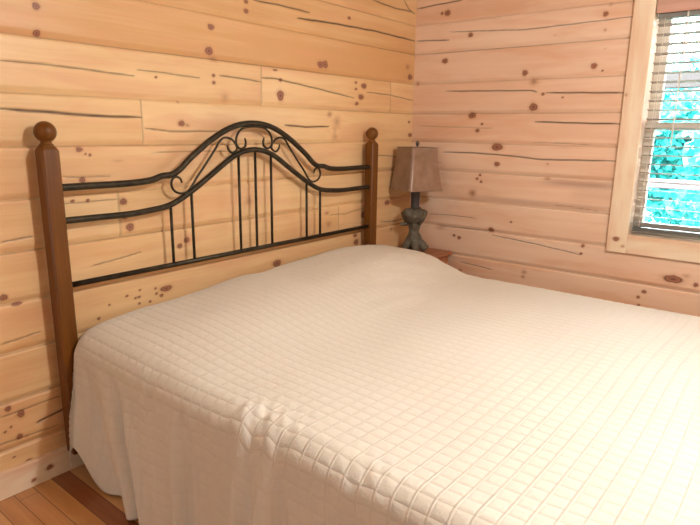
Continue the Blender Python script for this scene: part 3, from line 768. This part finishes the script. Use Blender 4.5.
def spread():
    step = 0.0068
    sdrop = 0.585
    Ws = XE1-XE0-2*DR; arc = DR*PI/2
    S = np.arange(-sdrop, Ws+sdrop+step, step)
    hd = 0.16
    T = np.arange(-hd, (YH-YFT)-2*DR+0.60, step)       # t = 0 where the flat top starts at the head
    s, t = np.meshgrid(S, T)
    shp = s.shape
    s = s.ravel(); t = t.ravel()
    L = (YH-YFT)-DR-0.035
    RH = 0.035; arch_ = RH*PI/2
    # side drops
    eL = np.maximum(0, -s); eR = np.maximum(0, s-Ws)
    e = eL+eR; sg = np.where(eL > 0, -1.0, 1.0)
    hx = np.where(e < arc, DR*np.sin(np.minimum(e, arc)/DR), DR)
    dx = np.where(e < arc, DR*(1-np.cos(np.minimum(e, arc)/DR)), DR+(e-arc))
    # head tuck and foot drop
    eH = np.maximum(0, -t); eF = np.maximum(0, t-L)
    hyH = np.where(eH < arch_, RH*np.sin(np.minimum(eH, arch_)/RH), RH)
    dyH = np.where(eH < arch_, RH*(1-np.cos(np.minimum(eH, arch_)/RH)), RH+(eH-arch_))
    hyF = np.where(eF < arc, DR*np.sin(np.minimum(eF, arc)/DR), DR)
    dyF = np.where(eF < arc, DR*(1-np.cos(np.minimum(eF, arc)/DR)), DR+(eF-arc))
    x = np.where(e > 0, np.where(sg < 0, XE0+DR-hx, XE1-DR+hx), XE0+DR+s)
    y = np.where(eH > 0, YH-RH+hyH, np.where(eF > 0, YFT+DR-hyF, YH-RH-t))
    yb = YH-RH-t
    top = H(np.clip(x, XE0, XE1), np.maximum(np.minimum(y, YH), YFT))
    # edge sag and puckers on the near side
    pk = 0.030*np.exp(-((yb+1.13)/0.032)**2)+0.018*np.exp(-((yb+1.235)/0.03)**2)+0.012*np.exp(-((yb+1.50)/0.035)**2)+0.006*np.exp(-((yb+0.62)/0.03)**2)
    nearedge = np.exp(-((x+0.02)/0.07)**2)*(s < 0.2)
    top = top-pk*nearedge+0.012*np.exp(-((yb+1.075)/0.03)**2)*np.exp(-((x-0.02)/0.05)**2)*(s < 0.3)
    crp = np.exp(-((yb+1.13)/0.13)**2)*np.exp(-((s+0.03)/0.10)**2)+0.7*np.exp(-((yb+1.52)/0.10)**2)*np.exp(-((s+0.04)/0.07)**2)
    top = top+crp*(0.0040*np.sin(yb*74+s*52)+0.0028*np.sin(yb*120-s*85+1))
    dxd = np.minimum(dx, 9); dm = np.maximum(dxd, np.maximum(dyF, 0))
    both = np.minimum(dx, dyF)
    z = top-dm-dyH*0.9
    hang = np.clip((dm-DR)/0.50, 0, 1)
    # folds of the side drop: grow towards the hem
    def folds(q):
        f = -0.060*np.exp(-((q+0.385)/0.030)**2)     # the deep fold near the head
        f = f+0.034*np.exp(-((q+0.30)/0.05)**2)+0.020*np.exp(-((q+0.45)/0.03)**2)-0.026*np.exp(-((q+0.175)/0.025)**2)
        f = f+0.016*np.sin(q*9.5+0.6)+0.010*np.sin(q*17+1.9)+0.006*np.sin(q*31+0.4)
        f = f-0.034*np.exp(-((q+1.14)/0.030)**2)+0.020*np.exp(-((q+1.08)/0.03)**2)+0.018*np.exp(-((q+1.20)/0.03)**2)-0.030*np.exp(-((q+1.26)/0.022)**2)-0.026*np.exp(-((q+1.51)/0.03)**2)-0.022*np.exp(-((q+0.82)/0.03)**2)+0.014*np.exp(-((q+0.76)/0.03)**2)
        return f
    drift = yb+0.22*hang*np.exp(-((yb+0.45)/0.3)**2)
    outw = (0.004+0.030*hang)+folds(drift)*np.clip(hang*2.6, 0, 1)
    # ridges that start at the rounded edge
    edge = np.clip((e-arc*0.45)/(arc*0.6), 0, 1)*np.exp(-((e-arc)/0.09)**2)
    outw = outw+edge*(0.0035*np.sin(yb*62+2*np.sin(yb*9))+0.0025*np.sin(yb*103+1))*np.exp(-((yb+0.95)/0.55)**2)
    off = outw*(dx > DR*0.5)*np.clip((dx-DR*0.5)/DR, 0, 1)
    x = x+sg*(e > 0)*np.where(sg > 0, np.minimum(off, 0.012), off)
    ff = (0.02+0.03*hang+0.015*np.sin(s*11+1)*hang+0.008*np.sin(s*23))*(dyF > DR*0.5)*np.clip((dyF-DR*0.5)/DR, 0, 1)
    y = y-ff
    x = x+sg*(e > 0)*both*0.10; y = y-(eF > 0)*both*0.22
    # hem: rises a little towards the head end on the near side
    hem = 0.020+0.13*np.exp(-((yb+0.09)/0.11)**2)+0.012*np.sin(yb*6)
    full_ = top-dm
    zmin = top-(sdrop-arc+DR)
    z = np.where((dx > DR) & (dx >= dyF), top-DR-(dx-DR)*(top-DR-hem)/(sdrop-arc)-dyH*0.9*np.clip(1-hang*1.2, 0, 1), z)
    z = np.maximum(z, 0.012)
    # quilting in the rest coordinates, slightly wavy
    qs = s+0.010*np.sin(t*2.2+s*1.1)+0.006*np.sin(t*5.1+s*2.0)-0.02*np.sin(t*1.1)
    qt = t+0.010*np.sin(s*2.0+0.7)+0.008*np.sin(s*4.3+t*1.5)+0.018*np.exp(-((t-0.45)/0.3)**2)*np.sin(s*2.4)
    def ld(v, q): f = np.mod(v/q, 1); return (0.5-np.abs(f-0.5))*q
    dmn = np.minimum(ld(qs, 0.043), ld(qt, 0.048))
    puff = 0.0013*np.clip(dmn/0.012, 0, 1)**0.7*(1-0.7*hang)
    V = np.stack([x, y, z], 1).reshape(shp[0], shp[1], 3)
    gu = np.gradient(V, axis=1); gv = np.gradient(V, axis=0)
    nn = np.cross(gv, gu); nn /= np.linalg.norm(nn, axis=2, keepdims=True)+1e-9
    if nn[shp[0]//2, shp[1]//2, 2] < 0: nn = -nn
    V = V+nn*puff.reshape(shp)[..., None]
    n_r, n_c = shp
    ii = np.arange(n_r*n_c).reshape(n_r, n_c)
    Q = np.stack([ii[:-1, :-1].ravel(), ii[1:, :-1].ravel(), ii[1:, 1:].ravel(), ii[:-1, 1:].ravel()], 1)
    me = bpy.data.meshes.new('bedspread')
    me.vertices.add(n_r*n_c); me.vertices.foreach_set('co', V.astype(np.float32).ravel())
    me.loops.add(Q.size); me.loops.foreach_set('vertex_index', Q.astype(np.int32).ravel())
    me.polygons.add(len(Q)); me.polygons.foreach_set('loop_start', np.arange(0, Q.size, 4, dtype=np.int32))
    me.update(calc_edges=True)
    uvl = me.uv_layers.new(name='cloth')
    UV = np.stack([qs, qt], 1)[Q.ravel()]
    uvl.data.foreach_set('uv', UV.astype(np.float32).ravel())
    o = link_mesh('bedspread', me, M['cloth'], smooth=True)
    so = o.modifiers.new('thickness', 'SOLIDIFY'); so.thickness = 0.004; so.offset = -1
    return o
o = spread()
tag(o, 'cream quilted bedspread covering the whole bed and hanging to the floor', 'bedspread')
mb = MB().box(0.075, 1.935, -2.12, -0.170, 0.262, 0.535, 0.03)
o = mb.build('mattress', M['mattress']); tag(o, 'white mattress under the cream bedspread on the iron bed', 'mattress')

# ------------------------------------------------------------ nightstand
ns = empty('nightstand', (2.318, -0.215, 0))
tag(ns, 'small reddish wooden nightstand in the corner behind the bed, under the lamp', 'nightstand')
NZ = 0.592
MB().box(-0.222, 0.222, -0.168, 0.178, NZ-0.024, NZ, 0.004).build('top', M['stand'], ns)
mb = MB(); mb.box(-0.20, -0.182, -0.148, 0.165, 0.22, NZ-0.024, 0.002).box(0.182, 0.20, -0.148, 0.165, 0.22, NZ-0.024, 0.002)
mb.box(-0.182, 0.182, 0.150, 0.165, 0.22, NZ-0.024).box(-0.182, 0.182, -0.148, 0.150, 0.22, 0.238).box(-0.182, 0.182, -0.148, 0.150, 0.405, 0.417)
mb.build('case', M['stand'], ns)
for z0, z1 in ((0.242, 0.402), (0.420, NZ-0.030)):
    dr = MB().box(-0.179, 0.179, -0.160, -0.142, z0, z1, 0.004).build('drawer', M['stand'], ns)
    MB().lathe([(0.006, 0.0), (0.006, 0.010), (0.014, 0.016), (0.015, 0.022), (0.010, 0.028), (0.002, 0.030)], 16).build('knob', M['knob'], dr, smooth=True)
    kb = dr.children[0]; kb.location = (0, -0.160, (z0+z1)/2); kb.rotation_euler = (PI/2, 0, 0)
for sx in (-0.185, 0.185):
    for sy in (-0.135, 0.150):
        MB().loft([[(sx+a*0.013, sy+b2*0.013, 0.0) for a, b2 in ((-1, -1), (1, -1), (1, 1), (-1, 1))], [(sx+a*0.019, sy+b2*0.019, 0.222) for a, b2 in ((-1, -1), (1, -1), (1, 1), (-1, 1))]]).build('leg', M['stand'], ns)

# ------------------------------------------------------------ table lamp with parchment shade on a driftwood-like base
tl_ = empty('table_lamp', (2.350, -0.180, NZ))
tag(tl_, 'table lamp with brown parchment shade on a dark rustic root-shaped base', 'lamp')
def skin_mesh(name, verts, edges, radii, material, parent, sub=2, rough=0.0, root=0):
    me = bpy.data.meshes.new(name); me.from_pydata([tuple(v) for v in verts], edges, [])
    o = bpy.data.objects.new(name, me); sc.collection.objects.link(o)
    md = o.modifiers.new('skin', 'SKIN')
    if not me.skin_vertices: 
        bpy.context.view_layer.objects.active = o
    sv = me.skin_vertices[0].data
    for i, rr in enumerate(radii):
        sv[i].radius = rr if isinstance(rr, tuple) else (rr, rr)
        sv[i].use_root = (i == root)
    md.use_smooth_shade = True
    o.modifiers.new('sub', 'SUBSURF').levels = sub
    dg = bpy.context.evaluated_depsgraph_get()
    nm = bpy.data.meshes.new_from_object(o.evaluated_get(dg))
    nm.name = name
    sc.collection.objects.unlink(o); bpy.data.objects.remove(o)
    if rough:
        n = len(nm.vertices); rs_ = random.Random(5)
        for v in nm.vertices:
            c_ = v.co; k_ = rough*(math.sin(c_.x*90+c_.z*40)+math.sin(c_.y*110-c_.z*60)+math.sin(c_.z*75))/3
            v.co += v.normal*k_
    return link_mesh(name, nm, material, parent, smooth=True)
# image-right of the lamp, seen from the bed, is (0.62, -0.78)
rx, ry = 0.62, -0.78
def LP(a, dpt, z): return (rx*a+ry*dpt, ry*a-rx*dpt, z)     # a: sideways, dpt: towards the back left
mb = MB()
mb.lathe([(0.030, 0.085), (0.040, 0.105), (0.038, 0.130), (0.033, 0.155), (0.036, 0.185), (0.045, 0.215)], 18)
for side, dp, r0 in ((-0.064, 0.0, 0.034), (0.086, 0.0, 0.031), (0.010, 0.066, 0.028), (-0.012, -0.062, 0.027)):
    cp = catmull([LP(side*0.12, dp*0.12, 0.135), LP(side*0.45, dp*0.45, 0.085), LP(side*0.80, dp*0.80, 0.046), LP(side, dp, 0.026)], 5)
    mb.tube(cp, [r0*(0.95+0.05*math.sin(i)) if i < len(cp)-2 else r0*(0.86 if i == len(cp)-2 else 0.55) for i in range(len(cp))], 12)
o = mb.build('root_base', M['lampbase'])
md = o.modifiers.new('remesh', 'REMESH'); md.mode = 'VOXEL'; md.voxel_size = 0.0045; md.use_smooth_shade = True
md = o.modifiers.new('smooth', 'SMOOTH'); md.iterations = 4; md.factor = 0.5
dg = bpy.context.evaluated_depsgraph_get()
nm = bpy.data.meshes.new_from_object(o.evaluated_get(dg)); nm.materials.clear()
bpy.data.objects.remove(o)
lowz_ = min(v.co.z for v in nm.vertices)
for v in nm.vertices:
    c_ = v.co
    v.co += v.normal*0.0028*(math.sin(c_.x*95+c_.z*30)+math.sin(c_.y*105-c_.z*40))*min(1, c_.z*20)
    v.co.z = max(0.0, v.co.z-lowz_)
link_mesh('root_base', nm, M['lampbase'], tl_, smooth=True)
# the wide burl: a lobed bowl
rings = []
prof = [(0.022, 0.190), (0.048, 0.200), (0.062, 0.218), (0.074, 0.240), (0.083, 0.264), (0.084, 0.282), (0.068, 0.294), (0.036, 0.300), (0.016, 0.303)]
for rr, z in prof:
    rg = []
    for k in range(36):
        an = 2*PI*k/36
        f = 1.13+0.07*math.sin(3*an+0.6)+0.05*math.sin(5*an+z*20)+0.04*math.sin(9*an)
        rg.append((rr*f*math.cos(an), rr*f*math.sin(an)*0.9, z+0.006*math.sin(2*an+1)+0.005*math.sin(5*an)))
    rings.append(rg)
MB().loft(rings).build('burl', M['lampbase'], tl_, smooth=True)
skin_mesh('side_knob', [LP(-0.030, 0, 0.202), LP(-0.066, 0, 0.194), LP(-0.098, 0, 0.192)], [(0, 1), (1, 2)], [0.020, 0.016, 0.012], M['lampbase'], tl_, 2, 0.002)
MB().lathe([(0.026, 0.295), (0.030, 0.305), (0.030, 0.315), (0.027, 0.325), (0.029, 0.36), (0.033, 0.42), (0.036, 0.440), (0.028, 0.448), (0.010, 0.452), (0.008, 0.48)], 20).build('neck', M['lampneck'], tl_, smooth=True)
# square bell shade with clipped corners, open at top and bottom
SZ0, SZ1 = 0.428, 0.712
def shade_ring(h, half, clip, rot):
    P = []
    for q in range(4):
        cx_, cy_ = [(1, 1), (-1, 1), (-1, -1), (1, -1)][q]
        for j in range(5):
            an = q*PI/2+j*PI/8
            P.append((cx_*(half-clip)+clip*math.cos(an), cy_*(half-clip)+clip*math.sin(an)))
    return [(x*math.cos(rot)-y*math.sin(rot), x*math.sin(rot)+y*math.cos(rot), h) for x, y in P]
ROT = math.radians(-25)
rings = []
for k in range(9):
    f = k/8
    half = 0.103+0.032*(1-f)**1.5
    rings.append(shade_ring(SZ0+(SZ1-SZ0)*f, half, 0.022, ROT))
inner = [[(x*0.985, y*0.985, z) for x, y, z in rg] for rg in rings][::-1]
mb = MB().loft(rings+inner, caps=False)
n8 = 20
b0 = 0; b1 = (len(rings)*2-1)*n8
for k in range(n8): mb.f.append((b1+k, b1+(k+1) % n8, b0+(k+1) % n8, b0+k))
sh = mb.build('shade', M['shade'], tl_, auto=60)
for z, half in ((SZ0+0.003, 0.1345), (SZ1-0.003, 0.1035)):
    MB().tube(shade_ring(z, half+0.0005, 0.022, ROT)+[shade_ring(z, half+0.0005, 0.022, ROT)[0]], 0.0028, 6, up=Vector((0, 0, 1))).build('shade_trim', M['shade'], sh)
mb = MB()
for an in (0, PI/2, PI, 3*PI/2):
    mb.tube([(0, 0, SZ1-0.012), (0.092*math.cos(an+ROT), 0.092*math.sin(an+ROT), SZ1-0.006)], 0.0018, 6)
mb.tube([(0, 0, 0.45), (0.038, 0, 0.50), (0.042, 0, 0.60), (0.02, 0, 0.685), (0, 0, SZ1-0.01)], 0.0022, 6)
mb.build('harp', M['knob'], tl_)
MB().lathe([(0.004, SZ1-0.012), (0.006, SZ1), (0.004, SZ1+0.006), (0.010, SZ1+0.012), (0.013, SZ1+0.024), (0.008, SZ1+0.036), (0.001, SZ1+0.042)], 14).build('finial', M['lampneck'], tl_, smooth=True)
MB().lathe([(0.012, 0.465), (0.012, 0.49), (0.022, 0.52), (0.030, 0.56), (0.024, 0.595), (0.004, 0.61)], 16).build('bulb', M['outlet'], tl_, smooth=True)

# ------------------------------------------------------------ outside the window: porch rail, porch beam, trees, lawn
PX = XC+2.4
o = MB().box(XC+0.16, 40, -22, 14, -0.62, -0.55).build('ground', M['grass']); tag(o, kind='structure')
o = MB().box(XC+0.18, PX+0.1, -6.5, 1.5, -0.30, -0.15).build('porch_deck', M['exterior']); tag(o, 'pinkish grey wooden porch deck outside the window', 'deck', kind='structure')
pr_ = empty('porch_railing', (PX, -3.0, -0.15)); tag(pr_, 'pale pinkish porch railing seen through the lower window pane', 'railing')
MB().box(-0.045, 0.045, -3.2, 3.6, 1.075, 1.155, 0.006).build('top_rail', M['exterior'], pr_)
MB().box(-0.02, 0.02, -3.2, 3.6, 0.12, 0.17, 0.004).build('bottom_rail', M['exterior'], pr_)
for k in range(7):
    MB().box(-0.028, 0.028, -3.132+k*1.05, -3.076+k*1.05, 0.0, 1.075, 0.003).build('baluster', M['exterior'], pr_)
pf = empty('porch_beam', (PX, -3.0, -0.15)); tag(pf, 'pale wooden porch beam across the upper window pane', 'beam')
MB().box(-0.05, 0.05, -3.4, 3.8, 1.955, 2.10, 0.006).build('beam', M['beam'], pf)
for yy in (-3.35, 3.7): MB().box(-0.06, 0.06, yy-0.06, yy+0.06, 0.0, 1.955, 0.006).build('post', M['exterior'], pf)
def tree(cx, cy, h, spread_, label, seed):
    rs_ = np.random.RandomState(seed)
    t = empty('leafy_tree', (cx, cy, -0.55)); tag(t, label, 'tree', 'trees outside the window')
    pts = [(0, 0, -0.02), (0.05, 0.03, h*0.3), (-0.04, 0.06, h*0.6), (0.03, 0, h*0.9)]
    MB().tube(catmull(pts, 4), [0.11*(1-0.8*i/12) for i in range(13)], 9).build('trunk', M['bark'], t, smooth=True)
    n = 7500
    c = np.concatenate([rs_.normal(0, 1, (n, 3))])
    c /= np.linalg.norm(c, axis=1, keepdims=True)
    cl = rs_.uniform(-1, 1, (26, 3))*np.array([spread_, spread_, h*0.42])
    ci = rs_.randint(0, 26, n)
    P = cl[ci]+c*(rs_.uniform(0.15, 1, (n, 1))**0.5)*0.55+np.array([0, 0, h*0.55])
    a = rs_.normal(0, 1, (n, 3)); a /= np.linalg.norm(a, axis=1, keepdims=True)
    b2 = np.cross(a, rs_.normal(0, 1, (n, 3))); b2 /= np.linalg.norm(b2, axis=1, keepdims=True)
    s_ = rs_.uniform(0.07, 0.14, (n, 1))
    V = np.stack([P-a*s_, P+b2*s_*0.5, P+a*s_, P-b2*s_*0.5], 1).reshape(-1, 3)
    V[:, 2] = np.maximum(V[:, 2], 0.02)
    F = np.arange(n*4).reshape(-1, 4)
    me = bpy.data.meshes.new('foliage'); me.from_pydata(V.tolist(), [], F.tolist())
    link_mesh('foliage', me, M['leaf'], t)
for i, (x, y, h, s_) in enumerate([(7.3, -5.0, 2.3, 0.8), (7.2, -2.1, 2.25, 0.8), (7.3, 0.8, 2.3, 0.8), (10.4, -3.4, 2.7, 0.9), (10.4, -0.4, 2.75, 0.9), (10.4, 2.6, 2.7, 0.9)]):
    tree(x, y, h, s_, 'turquoise-green leafy tree seen through the window beyond the porch railing', i+3)
